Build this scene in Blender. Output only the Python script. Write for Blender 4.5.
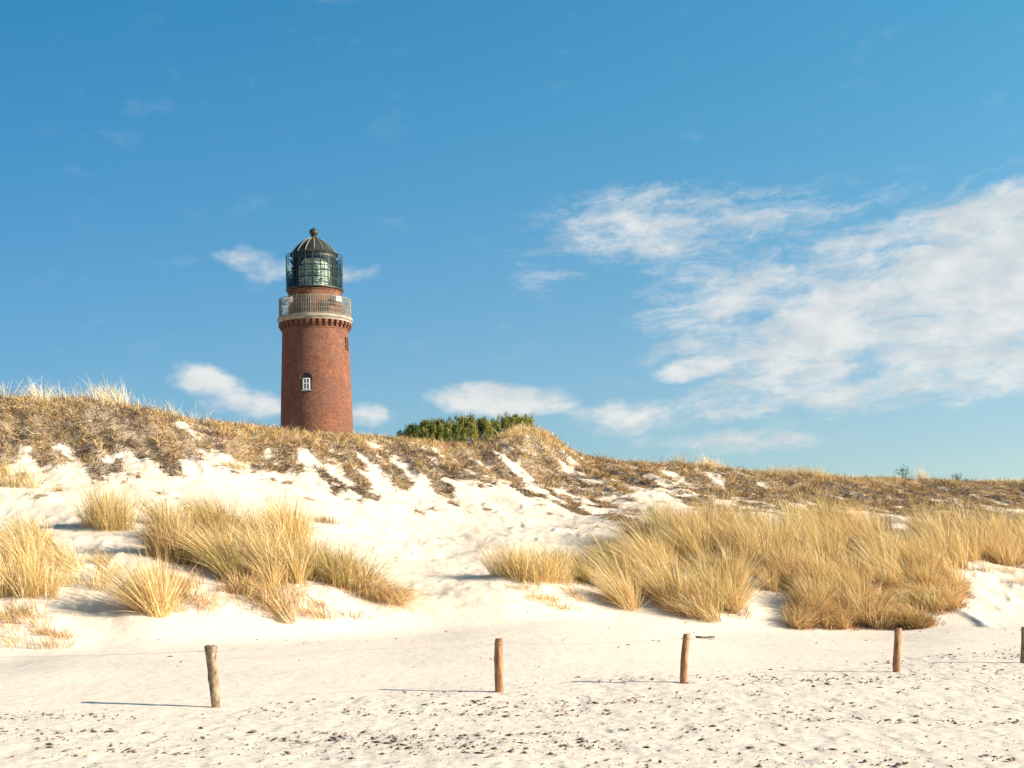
import bpy, math
import numpy as np
from mathutils import Vector

for o in list(bpy.data.objects):
    bpy.data.objects.remove(o)
S = bpy.context.scene
COL = S.collection
F = 1500.0      # focal length in pixels of a 1024 wide picture
HY = 586.0      # row of the horizon
EYE = 1.7
R = math.radians

# ------------------------------------------------------------------ camera
cd = bpy.data.cameras.new('camera')
cd.sensor_width = 36.0
cd.lens = F / 1024 * 36
cd.shift_y = (HY - 384) / 1024
cd.clip_start = 0.2
cd.clip_end = 20000
cam = bpy.data.objects.new('camera', cd)
COL.objects.link(cam)
cam.location = (0, 0, EYE)
cam.rotation_euler = (R(90), 0, 0)
S.camera = cam

# ------------------------------------------------------------------ light
SUN_EL, SUN_AZ = R(23), R(105)      # azimuth from +Y towards +X
SKY_STRENGTH = 0.068
sd = bpy.data.lights.new('sun', 'SUN')
sd.energy = 4.9
sd.angle = R(0.55)
sd.color = (1.0, 0.88, 0.72)
so = bpy.data.objects.new('sun', sd)
COL.objects.link(so)
sun_vec = Vector((math.sin(SUN_AZ) * math.cos(SUN_EL), math.cos(SUN_AZ) * math.cos(SUN_EL), math.sin(SUN_EL)))
so.rotation_euler = sun_vec.to_track_quat('Z', 'Y').to_euler()
so.location = (60, -30, 40)

S.view_settings.view_transform = 'Standard'
S.view_settings.look = 'None'
S.view_settings.exposure = 1.08
S.view_settings.gamma = 1.0
S.view_settings.use_curve_mapping = False


class NT:
    """tiny helper for node trees"""
    def __init__(s, tree):
        s.t = tree
        s.n = tree.nodes
        s.l = tree.links
    def put(s, sock, v):
        if hasattr(v, 'is_output'):
            s.l.new(v, sock)
        elif isinstance(v, (tuple, list)) and len(v) == 3 and sock.type == 'RGBA':
            sock.default_value = (*v, 1)
        else:
            sock.default_value = v
    def math(s, op, a, b=None, c=None, clamp=False):
        n = s.n.new('ShaderNodeMath'); n.operation = op; n.use_clamp = clamp
        s.put(n.inputs[0], a)
        if b is not None: s.put(n.inputs[1], b)
        if c is not None: s.put(n.inputs[2], c)
        return n.outputs[0]
    def comb(s, x, y, z):
        n = s.n.new('ShaderNodeCombineXYZ')
        s.put(n.inputs[0], x); s.put(n.inputs[1], y); s.put(n.inputs[2], z)
        return n.outputs[0]
    def sep(s, v):
        n = s.n.new('ShaderNodeSeparateXYZ'); s.put(n.inputs[0], v)
        return n.outputs
    def noise(s, vec, scale, detail=4, rough=0.5, dist=0.0, color=False):
        n = s.n.new('ShaderNodeTexNoise')
        if vec is not None: s.put(n.inputs['Vector'], vec)
        n.inputs['Scale'].default_value = scale
        n.inputs['Detail'].default_value = detail
        n.inputs['Roughness'].default_value = rough
        n.inputs['Distortion'].default_value = dist
        return n.outputs['Color' if color else 'Fac']
    def mix(s, fac, a, b, mode='MIX'):
        n = s.n.new('ShaderNodeMix'); n.data_type = 'RGBA'; n.blend_type = mode
        s.put(n.inputs[0], fac); s.put(n.inputs[6], a); s.put(n.inputs[7], b)
        return n.outputs[2]
    def ramp(s, fac, stops):
        n = s.n.new('ShaderNodeValToRGB'); s.put(n.inputs[0], fac)
        e = n.color_ramp.elements
        while len(e) < len(stops): e.new(0.5)
        for k, (p, c) in enumerate(stops):
            e[k].position = p
            e[k].color = (*c, 1) if isinstance(c, tuple) else (c, c, c, 1)
        return n.outputs[0]
    def smooth(s, v, a, b):
        n = s.n.new('ShaderNodeMapRange'); n.interpolation_type = 'SMOOTHSTEP'
        s.put(n.inputs[0], v); n.inputs[1].default_value = a; n.inputs[2].default_value = b
        return n.outputs[0]


# ------------------------------------------------------------------ world
W = bpy.data.worlds.new('World')
S.world = W
W.use_nodes = True
W.node_tree.nodes.clear()
N = NT(W.node_tree)
sky = N.n.new('ShaderNodeTexSky')
sky.sky_type = 'NISHITA'
sky.sun_disc = False
sky.sun_elevation = SUN_EL
sky.sun_rotation = SUN_AZ
sky.altitude = 0
sky.air_density = 1.0
sky.dust_density = 0.35
sky.ozone_density = 2.0
tc = N.n.new('ShaderNodeTexCoord')
gx, gy, gz = N.sep(tc.outputs['Generated'])
az = N.math('ARCTAN2', gx, gy)                  # radians from +Y
el = N.math('ARCSINE', gz)
# warped and sheared coordinates for wispy cloud texture
vec0 = N.comb(az, el, 0.0)
warp = N.noise(vec0, 9.0, 5, 0.6, color=True)
wx, wy, wz = N.sep(warp)
azw = N.math('ADD', az, N.math('MULTIPLY', N.math('SUBTRACT', wx, 0.5), 0.075))
elw = N.math('ADD', el, N.math('MULTIPLY', N.math('SUBTRACT', wy, 0.5), 0.030))
streak_y = N.math('SUBTRACT', elw, N.math('MULTIPLY', azw, 0.09))
nst1 = N.noise(N.comb(N.math('MULTIPLY', azw, 10.0), N.math('MULTIPLY', streak_y, 40.0), 1.7), 1.0, 9, 0.68)
nst2 = N.noise(N.comb(N.math('MULTIPLY', azw, 34.0), N.math('MULTIPLY', streak_y, 70.0), 7.7), 1.0, 7, 0.65)
nstreak = N.math('ADD', N.math('MULTIPLY', nst1, 0.68), N.math('MULTIPLY', nst2, 0.32))
npuff = N.noise(N.comb(N.math('MULTIPLY', az, 30.0), N.math('MULTIPLY', el, 55.0), 4.2), 1.0, 6, 0.55)


def A(px): return math.atan((px - 512) / F)
def E(py, px=512): return math.atan((HY - py) / math.hypot(F, px - 512))


# blobs: px, py, rx, ry, tilt (rise per px), weight
STREAKY = [(900, 290, 200, 80, .18, .85), (1010, 238, 170, 62, .22, 1.0), (800, 350, 160, 52, .10, .90),
           (985, 325, 150, 70, .12, 1.05), (720, 213, 200, 40, .02, .58), (650, 258, 170, 42, .06, .50),
           (850, 392, 130, 24, .06, .85), (1120, 290, 150, 95, .1, .9),
           (715, 412, 110, 24, .05, .66), (720, 442, 95, 18, .03, .55), (780, 290, 150, 50, .10, .72),
           (125, 325, 48, 10, .28, .30), (545, 265, 30, 8, 0, .34), (520, 322, 26, 8, 0, .30),
           (450, 288, 1, 1, 0, 0), (410, 360, 28, 7, .05, .28)]
PUFFY = [(505, 401, 72, 19, .0, .95), (258, 264, 42, 17, -.12, .55), (352, 273, 30, 11, .0, .45), (206, 382, 34, 18, -.1, .78),
         (245, 402, 54, 17, -.05, .62), (628, 420, 58, 19, .02, .60), (695, 371, 42, 15, .0, .75), (362, 418, 26, 13, 0, .52),
         (770, 385, 70, 18, .05, .5)]


def blob_field(lst, a_s, e_s):
    tot = None
    for px, py, rx, ry, tilt, w in lst:
        if w == 0: continue
        da = N.math('SUBTRACT', a_s, A(px))
        de = N.math('SUBTRACT', N.math('SUBTRACT', e_s, E(py, px)), N.math('MULTIPLY', da, tilt))
        qa = N.math('POWER', N.math('ABSOLUTE', N.math('DIVIDE', da, rx / F)), 2.0)
        qe = N.math('POWER', N.math('ABSOLUTE', N.math('DIVIDE', de, ry / F)), 2.0)
        v = N.math('SUBTRACT', 1.0, N.math('MULTIPLY', N.math('ADD', qa, qe), 0.62))
        v = N.math('MULTIPLY', N.math('MAXIMUM', v, 0.0), w)
        tot = v if tot is None else N.math('SMOOTH_MAX', tot, v, 0.12)
    return tot


fs = blob_field(STREAKY, azw, elw)
fp = blob_field(PUFFY, N.math('ADD', az, N.math('MULTIPLY', N.math('SUBTRACT', wx, 0.5), 0.045)),
                N.math('ADD', el, N.math('MULTIPLY', N.math('SUBTRACT', wy, 0.5), 0.026)))
# density = field + (noise-0.5)*gain, only where the field lives
ds = N.math('ADD', fs, N.math('MULTIPLY', N.math('SUBTRACT', nstreak, 0.53), 3.1))
ds = N.math('MULTIPLY', N.smooth(ds, 0.14, 0.92), N.smooth(fs, 0.10, 0.36))
dp = N.math('ADD', fp, N.math('MULTIPLY', N.math('SUBTRACT', npuff, 0.5), 1.5))
dp = N.math('MULTIPLY', N.smooth(dp, 0.16, 0.85), N.smooth(fp, 0.0, 0.2))
cov = N.math('MULTIPLY', N.math('MAXIMUM', ds, dp), 0.86)
hi = N.smooth(el, 0.05, 0.40)
tint = N.mix(hi, (0.64, 0.80, 0.90), (0.32, 0.98, 1.12))
side = N.math('ADD', 1.02, N.math('MULTIPLY', N.math('SINE', az), 0.75))
side = N.math('MULTIPLY', side, 1.0)
sidec = N.comb(N.math('POWER', side, 1.7), side, N.math('POWER', side, 0.6))
skyc = N.mix(1.0, N.mix(1.0, sky.outputs[0], tint, 'MULTIPLY'), sidec, 'MULTIPLY')
cloudc = N.mix(N.smooth(npuff, .3, .7), (4.5, 4.8, 4.95), (6.3, 6.2, 5.95))
final = N.mix(cov, skyc, cloudc)
bg = N.n.new('ShaderNodeBackground')
bg.inputs[1].default_value = SKY_STRENGTH
N.l.new(final, bg.inputs[0])
wo = N.n.new('ShaderNodeOutputWorld')
N.l.new(bg.outputs[0], wo.inputs[0])


# ------------------------------------------------------------------ numpy noise
def _h(ix, iy, seed):
    n = (ix.astype(np.int64) * 374761393 + iy.astype(np.int64) * 668265263 + seed * 982451653) & 0xFFFFFFFF
    n = ((n ^ (n >> 13)) * 1274126177) & 0xFFFFFFFF
    n = n ^ (n >> 16)
    return (n & 0xFFFF) / 65535.0


def vnoise(x, y, seed=0):
    ix = np.floor(x); iy = np.floor(y)
    fx = x - ix; fy = y - iy
    fx = fx * fx * fx * (fx * (fx * 6 - 15) + 10); fy = fy * fy * fy * (fy * (fy * 6 - 15) + 10)
    a = _h(ix, iy, seed); b = _h(ix + 1, iy, seed); c = _h(ix, iy + 1, seed); d = _h(ix + 1, iy + 1, seed)
    return (a + (b - a) * fx) * (1 - fy) + (c + (d - c) * fx) * fy - 0.5


def fbm(x, y, seed=0, oct=4, gain=0.5):
    t = 0; a = 1.0
    for k in range(oct):
        t = t + a * vnoise(x + 17.3 * k, y - 9.1 * k, seed + k)
        x, y = x * 1.93 + y * 0.31, y * 1.93 - x * 0.31
        a *= gain
    return t


def sstep(v, a, b):
    t = np.clip((v - a) / (b - a), 0, 1)
    return t * t * (3 - 2 * t)


# ------------------------------------------------------------------ terrain profile
# for each direction: screen row reached by the ground at a given distance
PROF = {
    -700: [(690, 28), (600, 33), (530, 40), (505, 44), (460, 48), (425, 51), (385, 54)],
    0:    [(664, 32), (603, 37), (540, 43), (516, 48), (472, 52), (440, 55), (395, 58)],
    60:   [(654, 33), (602, 37.5), (545, 43), (516, 48), (478, 52.5), (452, 55), (395, 58.5)],
    100:  [(650, 34), (600, 38), (545, 43.5), (514, 49), (480, 53), (455, 55.5), (395, 59)],
    140:  [(648, 34), (600, 38), (545, 43.8), (514, 49), (480, 53), (455, 56), (404, 59.5)],
    200:  [(644, 35), (594, 39.5), (540, 45), (518, 50), (485, 54), (455, 57), (419, 61)],
    250:  [(641, 36), (592, 40), (545, 45), (520, 50), (488, 55), (455, 58.5), (425, 62.5)],
    300:  [(639, 37), (594, 40.5), (552, 45), (525, 51), (490, 56), (455, 60), (430, 64)],
    400:  [(634, 39), (608, 41.5), (580, 46), (550, 51), (505, 58), (470, 63), (435, 68)],
    440:  [(630, 40), (603, 43), (578, 47), (545, 53), (500, 60), (470, 65), (441, 70)],
    470:  [(626, 40.5), (600, 43.5), (575, 48), (540, 54), (500, 61), (470, 66), (444, 72)],
    500:  [(624, 41), (598, 44), (568, 49), (530, 56), (495, 63), (470, 68), (432, 75)],
    530:  [(621, 42), (594, 45), (564, 50), (525, 57), (495, 64), (474, 69), (420, 77)],
    548:  [(620, 42.5), (594, 45.5), (564, 50.5), (524, 57.5), (497, 64.5), (480, 69.5), (432, 77.5)],
    570:  [(620, 43), (594, 46), (565, 51), (522, 58), (500, 65), (487, 70), (451, 78)],
    610:  [(622, 44), (598, 46.5), (562, 51.5), (518, 58), (505, 66), (487, 71), (461, 80)],
    640:  [(624, 44), (598, 47), (560, 52), (518, 58), (497, 67), (480, 74), (462, 81)],
    700:  [(631, 44), (598, 47), (555, 53), (520, 58), (500, 69), (485, 77), (464, 84)],
    760:  [(633, 44.5), (592, 48), (550, 53.5), (525, 58), (503, 72), (490, 80), (474, 86)],
    800:  [(632, 45), (588, 49), (548, 54), (530, 58), (505, 74), (490, 82), (474, 88)],
    850:  [(632, 45.5), (590, 49.5), (550, 55), (530, 59), (510, 76), (495, 84), (476, 90)],
    900:  [(631, 46), (592, 50), (550, 56), (528, 60), (515, 78), (500, 86), (478, 93)],
    960:  [(626, 46), (588, 51), (552, 57), (530, 61), (515, 79), (500, 88), (480, 95)],
    1024: [(624, 47), (592, 52), (556, 58), (533, 62), (515, 80), (500, 90), (482, 98)],
    1800: [(620, 50), (585, 56), (560, 63), (540, 68), (525, 88), (510, 100), (495, 112)],
}
PX = np.arange(-700, 1801, 5.0)
YY = np.arange(0.0, 200.0, 0.25)
keys = sorted(PROF)
rows = []
for r in range(7):
    py = np.interp(PX, keys, [PROF[k][r][0] for k in keys])
    yy = np.interp(PX, keys, [PROF[k][r][1] for k in keys])
    rows.append((yy, EYE + (HY - py) / F * yy))
TAB = np.zeros((len(PX), len(YY)))
CREST_Y = rows[6][0]
for i in range(len(PX)):
    ys = [0, 20.5, 24.0]
    zs = [0.0, 0.0, 0.14]
    for (yy, zz) in rows:
        ys.append(yy[i]); zs.append(zz[i])
    cy, cz = ys[-1], zs[-1]
    ys += [cy + 3, cy + 9, cy + 20, cy + 45, 400]
    zs += [cz - 0.25, cz - 1.6, cz - 4.0, 3.4, 3.0]
    TAB[i] = np.interp(YY, ys, zs)


def blur(T, k, axis):
    w = np.exp(-0.5 * (np.arange(-3 * k, 3 * k + 1) / k) ** 2); w /= w.sum()
    pad = [(0, 0), (0, 0)]; pad[axis] = (3 * k, 3 * k)
    P = np.pad(T, pad, mode='edge')
    out = np.zeros_like(T)
    for j, ww in enumerate(w):
        sl = [slice(None)] * 2; sl[axis] = slice(j, j + T.shape[axis])
        out += ww * P[tuple(sl)]
    return out


TAB = blur(blur(TAB, 3, 1), 3, 0)


def pxof(x, y):
    return 512 + F * x / np.maximum(y, 6.0)


def height(x, y):
    x = np.asarray(x, float); y = np.asarray(y, float)
    p = np.clip((pxof(x, y) - PX[0]) / 5.0, 0, len(PX) - 1.001)
    q = np.clip(y / 0.25, 0, len(YY) - 1.001)
    i = p.astype(int); j = q.astype(int); fp = p - i; fq = q - j
    z = (TAB[i, j] * (1 - fp) + TAB[i + 1, j] * fp) * (1 - fq) + (TAB[i, j + 1] * (1 - fp) + TAB[i + 1, j + 1] * fp) * fq
    foot = np.interp(pxof(x, y), PX, rows[0][0])
    crest = np.interp(pxof(x, y), PX, CREST_Y)
    dune = sstep(y, foot - 1.5, foot + 4)
    near_crest = 1 - 0.75 * np.exp(-((y - crest) / 2.5) ** 2)
    z = z + dune * near_crest * (0.40 * fbm(x / 5.5, y / 4.5, 11, 2) + 0.11 * fbm(x / 1.3, y / 1.1, 23, 3))
    # scoured rills running down the vegetated upper face
    up = sstep(y, np.interp(pxof(x, y), PX, rows[4][0]), np.interp(pxof(x, y), PX, rows[5][0])) * (1 - sstep(y, crest, crest + 4))
    r = 0.5 * fbm(x / .7, y / .8, 57, 3) + vnoise((x + 0.40 * y) / 0.75, y / 4.0, 41) + 0.5 * vnoise((x + 0.40 * y) / 0.36, y / 1.8, 47)
    z = z + up * near_crest * 0.26 * r
    z = z + 0.05 * fbm(x / 3.0, y / 2.6, 5, 2) * (1 - dune)
    # a crescent-shaped scoop blown out at the right foot of the grass
    sx, sy = (962 - 512) / F * 46.5, 46.5
    d2 = np.sqrt(((x - sx) / 0.45) ** 2 + ((y - sy) / 1.6) ** 2)
    z = z + 0.10 * np.exp(-((d2 - 1.0) / 0.35) ** 2) * (x < sx + 1.1) * sstep(x, sx - 0.1, sx + 0.25) - 0.0
    return z


def hit(px, py):
    """first ground point seen in the direction of (px, py)"""
    px = np.atleast_1d(np.asarray(px, float)); py = np.atleast_1d(np.asarray(py, float))
    ys = np.arange(13.0, 125.0, 0.1)
    Xs = ((px - 512) / F)[:, None] * ys[None]
    Zr = EYE + ((HY - py) / F)[:, None] * ys[None]
    G = height(Xs, np.broadcast_to(ys, Xs.shape))
    ok = G >= Zr
    idx = np.where(ok.any(1), ok.argmax(1), -1)
    y = ys[idx]
    y = np.where(idx < 0, np.interp(px, PX, CREST_Y), y)
    x = (px - 512) / F * y
    return x, y, height(x, y)


SCRUB_EDGE = ([-700, 0, 30, 62, 100, 150, 200, 240, 300, 350, 400, 440, 480, 520, 560, 600, 625, 650, 700, 740, 765, 800, 900, 1024, 1800],
              [440, 440, 446, 462, 450, 452, 462, 452, 452, 462, 482, 492, 485, 482, 498, 505, 492, 478, 488, 498, 492, 500, 505, 512, 520])


def scrub_mask(x, y):
    """0..1 cover of dead heath and matted roots on the upper dune face"""
    z = height(x, y)
    px = pxof(x, y)
    py = HY - (z - EYE) / y * F
    edge = np.interp(px, *SCRUB_EDGE)
    crest = np.interp(px, PX, CREST_Y)
    st = vnoise((x + 0.40 * y) / 0.95, y / 6.0, 61) + 0.7 * vnoise((x + 0.40 * y) / 0.42, y / 3.0, 67)
    pat = fbm(x / 0.9, y / 1.1, 71, 4, 0.65)
    top = sstep(y, crest - 6, crest - 0.5)
    v = np.minimum((edge + 10 - py) / 26.0, 0.95) + 1.9 * st + 1.8 * pat + 0.02 + 0.45 * top + 0.75 * sstep(px, 690, 800) - 0.05 + 0.25 * (px < 140)
    bare = np.where((px > 505) & (px < 560) & (top > .2) & (top < .95), 0.3, 0)
    return sstep(v, 0.05, 0.55) * (y < crest + 3) * np.clip(1 - bare, 0, 1)


def debris_zone(x, y):
    """the trampled, shelly part of the beach on the sea side of the fence"""
    line = np.interp(x, [-12, -4.2, -0.2, 3.1, 7.6, 11.6, 20], [19.0, 20.6, 24.2, 26.9, 30.4, 35, 42]) + 1.2 * vnoise(x / 2.0, y / 3, 91)
    return 1 - sstep(y, line - 0.8, line + 0.6)


# ------------------------------------------------------------------ mesh helpers
def np_mesh(name, V, Fq, mat, parent=None, attrs=None, smooth=False, link=True):
    """V (n,3), Fq (m,4) quads"""
    V = np.asarray(V, np.float32); Fq = np.asarray(Fq, np.int32)
    k = Fq.shape[1]
    me = bpy.data.meshes.new(name)
    me.vertices.add(len(V)); me.vertices.foreach_set('co', V.ravel())
    me.loops.add(Fq.size); me.loops.foreach_set('vertex_index', Fq.ravel())
    me.polygons.add(len(Fq)); me.polygons.foreach_set('loop_start', np.arange(0, Fq.size, k, dtype=np.int32))
    if smooth: me.polygons.foreach_set('use_smooth', np.ones(len(Fq), bool))
    for an, (kind, data) in (attrs or {}).items():
        a = me.attributes.new(an, kind, 'POINT')
        a.data.foreach_set('color' if kind == 'FLOAT_COLOR' else 'value', np.asarray(data, np.float32).ravel())
    me.update()
    me.materials.append(mat)
    o = bpy.data.objects.new(name, me)
    if link: COL.objects.link(o)
    if parent is not None: o.parent = parent
    return o


class MB:
    """collects polygons of one part"""
    def __init__(s): s.v = []; s.f = []; s.uv = []
    def box(s, c, size, rz=0.0, rad=None):
        cx, cy, cz = c; hx, hy, hz = size[0] / 2, size[1] / 2, size[2] / 2
        b = len(s.v); ca, sa = math.cos(rz), math.sin(rz)
        for dz in (-hz, hz):
            for dx, dy in ((-hx, -hy), (hx, -hy), (hx, hy), (-hx, hy)):
                s.v.append((cx + dx * ca - dy * sa, cy + dx * sa + dy * ca, cz + dz))
        for f in ((0, 3, 2, 1), (4, 5, 6, 7), (0, 1, 5, 4), (1, 2, 6, 5), (2, 3, 7, 6), (3, 0, 4, 7)):
            s.f.append([b + i for i in f])
        return s
    def lathe(s, prof, n=64, c=(0, 0), close=False):
        b = len(s.v)
        for r, z in prof:
            for k in range(n):
                a = 2 * math.pi * k / n
                s.v.append((c[0] + r * math.cos(a), c[1] + r * math.sin(a), z))
        m = len(prof)
        for i in range(m - 1 if not close else m):
            j = (i + 1) % m
            for k in range(n):
                k2 = (k + 1) % n
                s.f.append([b + i * n + k, b + i * n + k2, b + j * n + k2, b + j * n + k])
        return s
    def tube(s, pts, rad, n=8, cap=True):
        b = len(s.v); m = len(pts)
        rads = rad if isinstance(rad, (list, tuple, np.ndarray)) else [rad] * m
        for i, p in enumerate(pts):
            p = Vector(p)
            d = (Vector(pts[min(i + 1, m - 1)]) - Vector(pts[max(i - 1, 0)])).normalized()
            up = Vector((0, 0, 1)) if abs(d.z) < 0.9 else Vector((1, 0, 0))
            u = d.cross(up).normalized(); w = u.cross(d)
            for k in range(n):
                a = 2 * math.pi * k / n
                s.v.append(tuple(p + (u * math.cos(a) + w * math.sin(a)) * rads[i]))
        for i in range(m - 1):
            for k in range(n):
                k2 = (k + 1) % n
                s.f.append([b + i * n + k, b + i * n + k2, b + (i + 1) * n + k2, b + (i + 1) * n + k])
        if cap:
            s.f.append([b + k for k in range(n)][::-1]); s.f.append([b + (m - 1) * n + k for k in range(n)])
        return s
    def build(s, name, mat, parent=None, smooth=False):
        me = bpy.data.meshes.new(name)
        me.from_pydata(s.v, [], s.f)
        if smooth:
            for p in me.polygons: p.use_smooth = True
            me.set_sharp_from_angle(angle=R(40))
        me.materials.append(mat)
        o = bpy.data.objects.new(name, me)
        COL.objects.link(o)
        if parent is not None: o.parent = parent
        return o


def tag(o, label=None, cat=None, group=None, kind=None):
    if label: o['label'] = label
    if cat: o['category'] = cat
    if group: o['group'] = group
    if kind: o['kind'] = kind
    return o


def empty(name, loc):
    o = bpy.data.objects.new(name, None); COL.objects.link(o); o.location = loc
    o.empty_display_size = 0.3
    return o


# ------------------------------------------------------------------ materials
def new_mat(name):
    m = bpy.data.materials.new(name); m.use_nodes = True
    m.node_tree.nodes.clear()
    T = NT(m.node_tree)
    out = T.n.new('ShaderNodeOutputMaterial')
    return m, T, out


def principled(T, out, base, rough=0.7, metal=0.0, spec=0.4, normal=None):
    b = T.n.new('ShaderNodeBsdfPrincipled')
    T.put(b.inputs['Base Color'], base); T.put(b.inputs['Roughness'], rough)
    b.inputs['Metallic'].default_value = metal
    b.inputs['Specular IOR Level'].default_value = spec
    if normal is not None: T.l.new(normal, b.inputs['Normal'])
    T.l.new(b.outputs[0], out.inputs[0])
    return b


def bump(T, h, strength, dist):
    n = T.n.new('ShaderNodeBump'); n.inputs['Strength'].default_value = strength; n.inputs['Distance'].default_value = dist
    T.l.new(h, n.inputs['Height'])
    return n.outputs[0]


def attr(T, name, out='Fac'):
    n = T.n.new('ShaderNodeAttribute'); n.attribute_name = name
    return n.outputs[out]


def sand_material():
    m, T, out = new_mat('sand')
    g = T.n.new('ShaderNodeNewGeometry').outputs['Position']
    big = T.noise(g, 0.35, 4, 0.55)
    mid = T.noise(g, 5.0, 5, 0.6)
    fine = T.noise(g, 55.0, 3, 0.6)
    c = T.mix(big, (0.73, 0.60, 0.475), (0.79, 0.665, 0.535))
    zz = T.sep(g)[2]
    c = T.mix(T.smooth(zz, 0.35, 1.3), c, T.mix(T.smooth(T.noise(g, 1.3, 6, 0.7), .35, .7), (0.72, 0.60, 0.475), (0.62, 0.50, 0.375)))  # sand colour darkened with height to offset the strong sunlight on dune slopes
    c = T.mix(T.math('MULTIPLY', T.smooth(mid, 0.45, 0.75), 0.6), c, (0.66, 0.53, 0.41))
    c = T.mix(T.math('MULTIPLY', attr(T, 'shelly'), T.smooth(T.noise(g, 9.0, 5, 0.7), 0.52, 0.72)), c, (0.36, 0.32, 0.27))
    lit = T.mix(T.noise(g, 2.2, 4, 0.6), (0.19, 0.135, 0.085), (0.34, 0.25, 0.16))
    lm = T.smooth(T.math('ADD', attr(T, 'litter'), T.math('MULTIPLY', T.math('SUBTRACT', T.noise(g, 6.0, 4, 0.7), 0.5), 1.1)), 0.35, 0.8)
    c = T.mix(T.math('MULTIPLY', lm, 0.80), c, lit)
    h = T.math('ADD', T.math('MULTIPLY', mid, 0.6), T.math('MULTIPLY', fine, 0.15))
    principled(T, out, c, 0.95, spec=0.15, normal=bump(T, h, 0.55, 0.06))
    return m


def blade_material(name, transl=0.27):
    m, T, out = new_mat(name)
    n = T.n.new('ShaderNodeAttribute'); n.attribute_name = 'col'
    c = n.outputs['Color']
    d = T.n.new('ShaderNodeBsdfDiffuse'); T.l.new(c, d.inputs[0])
    t = T.n.new('ShaderNodeBsdfTranslucent'); T.l.new(c, t.inputs[0])
    mx = T.n.new('ShaderNodeMixShader'); mx.inputs[0].default_value = transl
    T.l.new(d.outputs[0], mx.inputs[1]); T.l.new(t.outputs[0], mx.inputs[2])
    T.l.new(mx.outputs[0], out.inputs[0])
    return m


def brick_material(name, tintdark=0.0):
    m, T, out = new_mat(name)
    tco = T.n.new('ShaderNodeTexCoord').outputs['Object']
    x, y, z = T.sep(tco)
    u = T.math('MULTIPLY', T.math('ARCTAN2', y, x), 3.3)
    br = T.n.new('ShaderNodeTexBrick')
    T.l.new(T.comb(u, z, 0.0), br.inputs['Vector'])
    br.inputs['Scale'].default_value = 1.0
    br.inputs['Brick Width'].default_value = 0.30
    br.inputs['Row Height'].default_value = 0.10
    br.inputs['Mortar Size'].default_value = 0.012
    br.inputs['Color1'].default_value = (0.29, 0.086, 0.036, 1)
    br.inputs['Color2'].default_value = (0.11, 0.034, 0.024, 1)
    br.inputs['Mortar'].default_value = (0.24, 0.15, 0.10, 1)
    n1 = T.noise(T.comb(T.math('MULTIPLY', u, 1.0), T.math('MULTIPLY', z, 0.35), 0.0), 0.9, 5, 0.65)
    n2 = T.noise(tco, 5.0, 4, 0.75)
    n3 = T.noise(tco, 0.45, 3, 0.6)
    c = T.mix(T.math('MULTIPLY', T.smooth(n2, 0.42, 0.62), 0.8), br.outputs['Color'], (0.10, 0.04, 0.028))
    c = T.mix(T.math('MULTIPLY', T.smooth(n1, 0.48, 0.72), 0.6), c, (0.22, 0.14, 0.10))
    c = T.mix(T.math('MULTIPLY', T.smooth(n3, 0.42, 0.58), 0.45), c, (0.13, 0.06, 0.045))
    c = T.mix(T.math('MULTIPLY', T.smooth(T.noise(T.comb(T.math('MULTIPLY', u, 5.0), T.math('MULTIPLY', z, 0.25), 3.0), 1.0, 4, 0.6), 0.56, 0.7), 0.35), c, (0.10, 0.07, 0.06))
    principled(T, out, c, 0.9, spec=0.2, normal=bump(T, T.math('ADD', br.outputs['Fac'], n2), 0.25, 0.03))
    return m


def simple(name, c1, c2, scale=3.0, rough=0.7, metal=0.0, stretch=None, bumpd=0.0, spec=0.4):
    m, T, out = new_mat(name)
    co = T.n.new('ShaderNodeTexCoord').outputs['Object']
    if stretch:
        x, y, z = T.sep(co)
        co = T.comb(T.math('MULTIPLY', x, stretch[0]), T.math('MULTIPLY', y, stretch[1]), T.math('MULTIPLY', z, stretch[2]))
    f = T.noise(co, scale, 5, 0.65)
    c = T.mix(T.smooth(f, 0.35, 0.68), c1, c2)
    principled(T, out, c, rough, metal, spec, bump(T, f, 0.6, bumpd) if bumpd else None)
    return m


def glass_material(name, color, alpha_mix):
    m, T, out = new_mat(name)
    gl = T.n.new('ShaderNodeBsdfGlossy'); gl.inputs['Roughness'].default_value = 0.12
    T.put(gl.inputs['Color'], (0.55, 0.62, 0.58))
    tr = T.n.new('ShaderNodeBsdfTransparent'); T.put(tr.inputs['Color'], color)
    fr = T.n.new('ShaderNodeFresnel'); fr.inputs[0].default_value = 1.5
    mx = T.n.new('ShaderNodeMixShader')
    T.l.new(T.math('ADD', fr.outputs[0], alpha_mix, clamp=True), mx.inputs[0])
    T.l.new(tr.outputs[0], mx.inputs[1]); T.l.new(gl.outputs[0], mx.inputs[2])
    T.l.new(mx.outputs[0], out.inputs[0])
    return m


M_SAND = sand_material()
M_BLADE = blade_material('marram')
M_DRY = blade_material('dry_heath', 0.2)
M_LEAF = blade_material('pine_needles', 0.25)
M_BRICK = brick_material('brick')
M_STONE = simple('pale_stone', (0.33, 0.29, 0.23), (0.20, 0.17, 0.13), 1.5, 0.85)
M_RAIL = simple('railing_paint', (0.27, 0.25, 0.20), (0.17, 0.16, 0.13), 2.0, 0.6)
M_METAL = simple('dark_green_metal', (0.022, 0.030, 0.026), (0.055, 0.052, 0.038), 3.0, 0.5, 0.2)
M_RIB = simple('weathered_rib', (0.30, 0.27, 0.19), (0.16, 0.15, 0.11), 3.0, 0.6)
M_WHITE = simple('white_paint', (0.75, 0.75, 0.73), (0.62, 0.62, 0.60), 3.0, 0.6)
M_DARK = simple('dark_opening', (0.02, 0.02, 0.022), (0.035, 0.03, 0.03), 3.0, 0.4)
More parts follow.
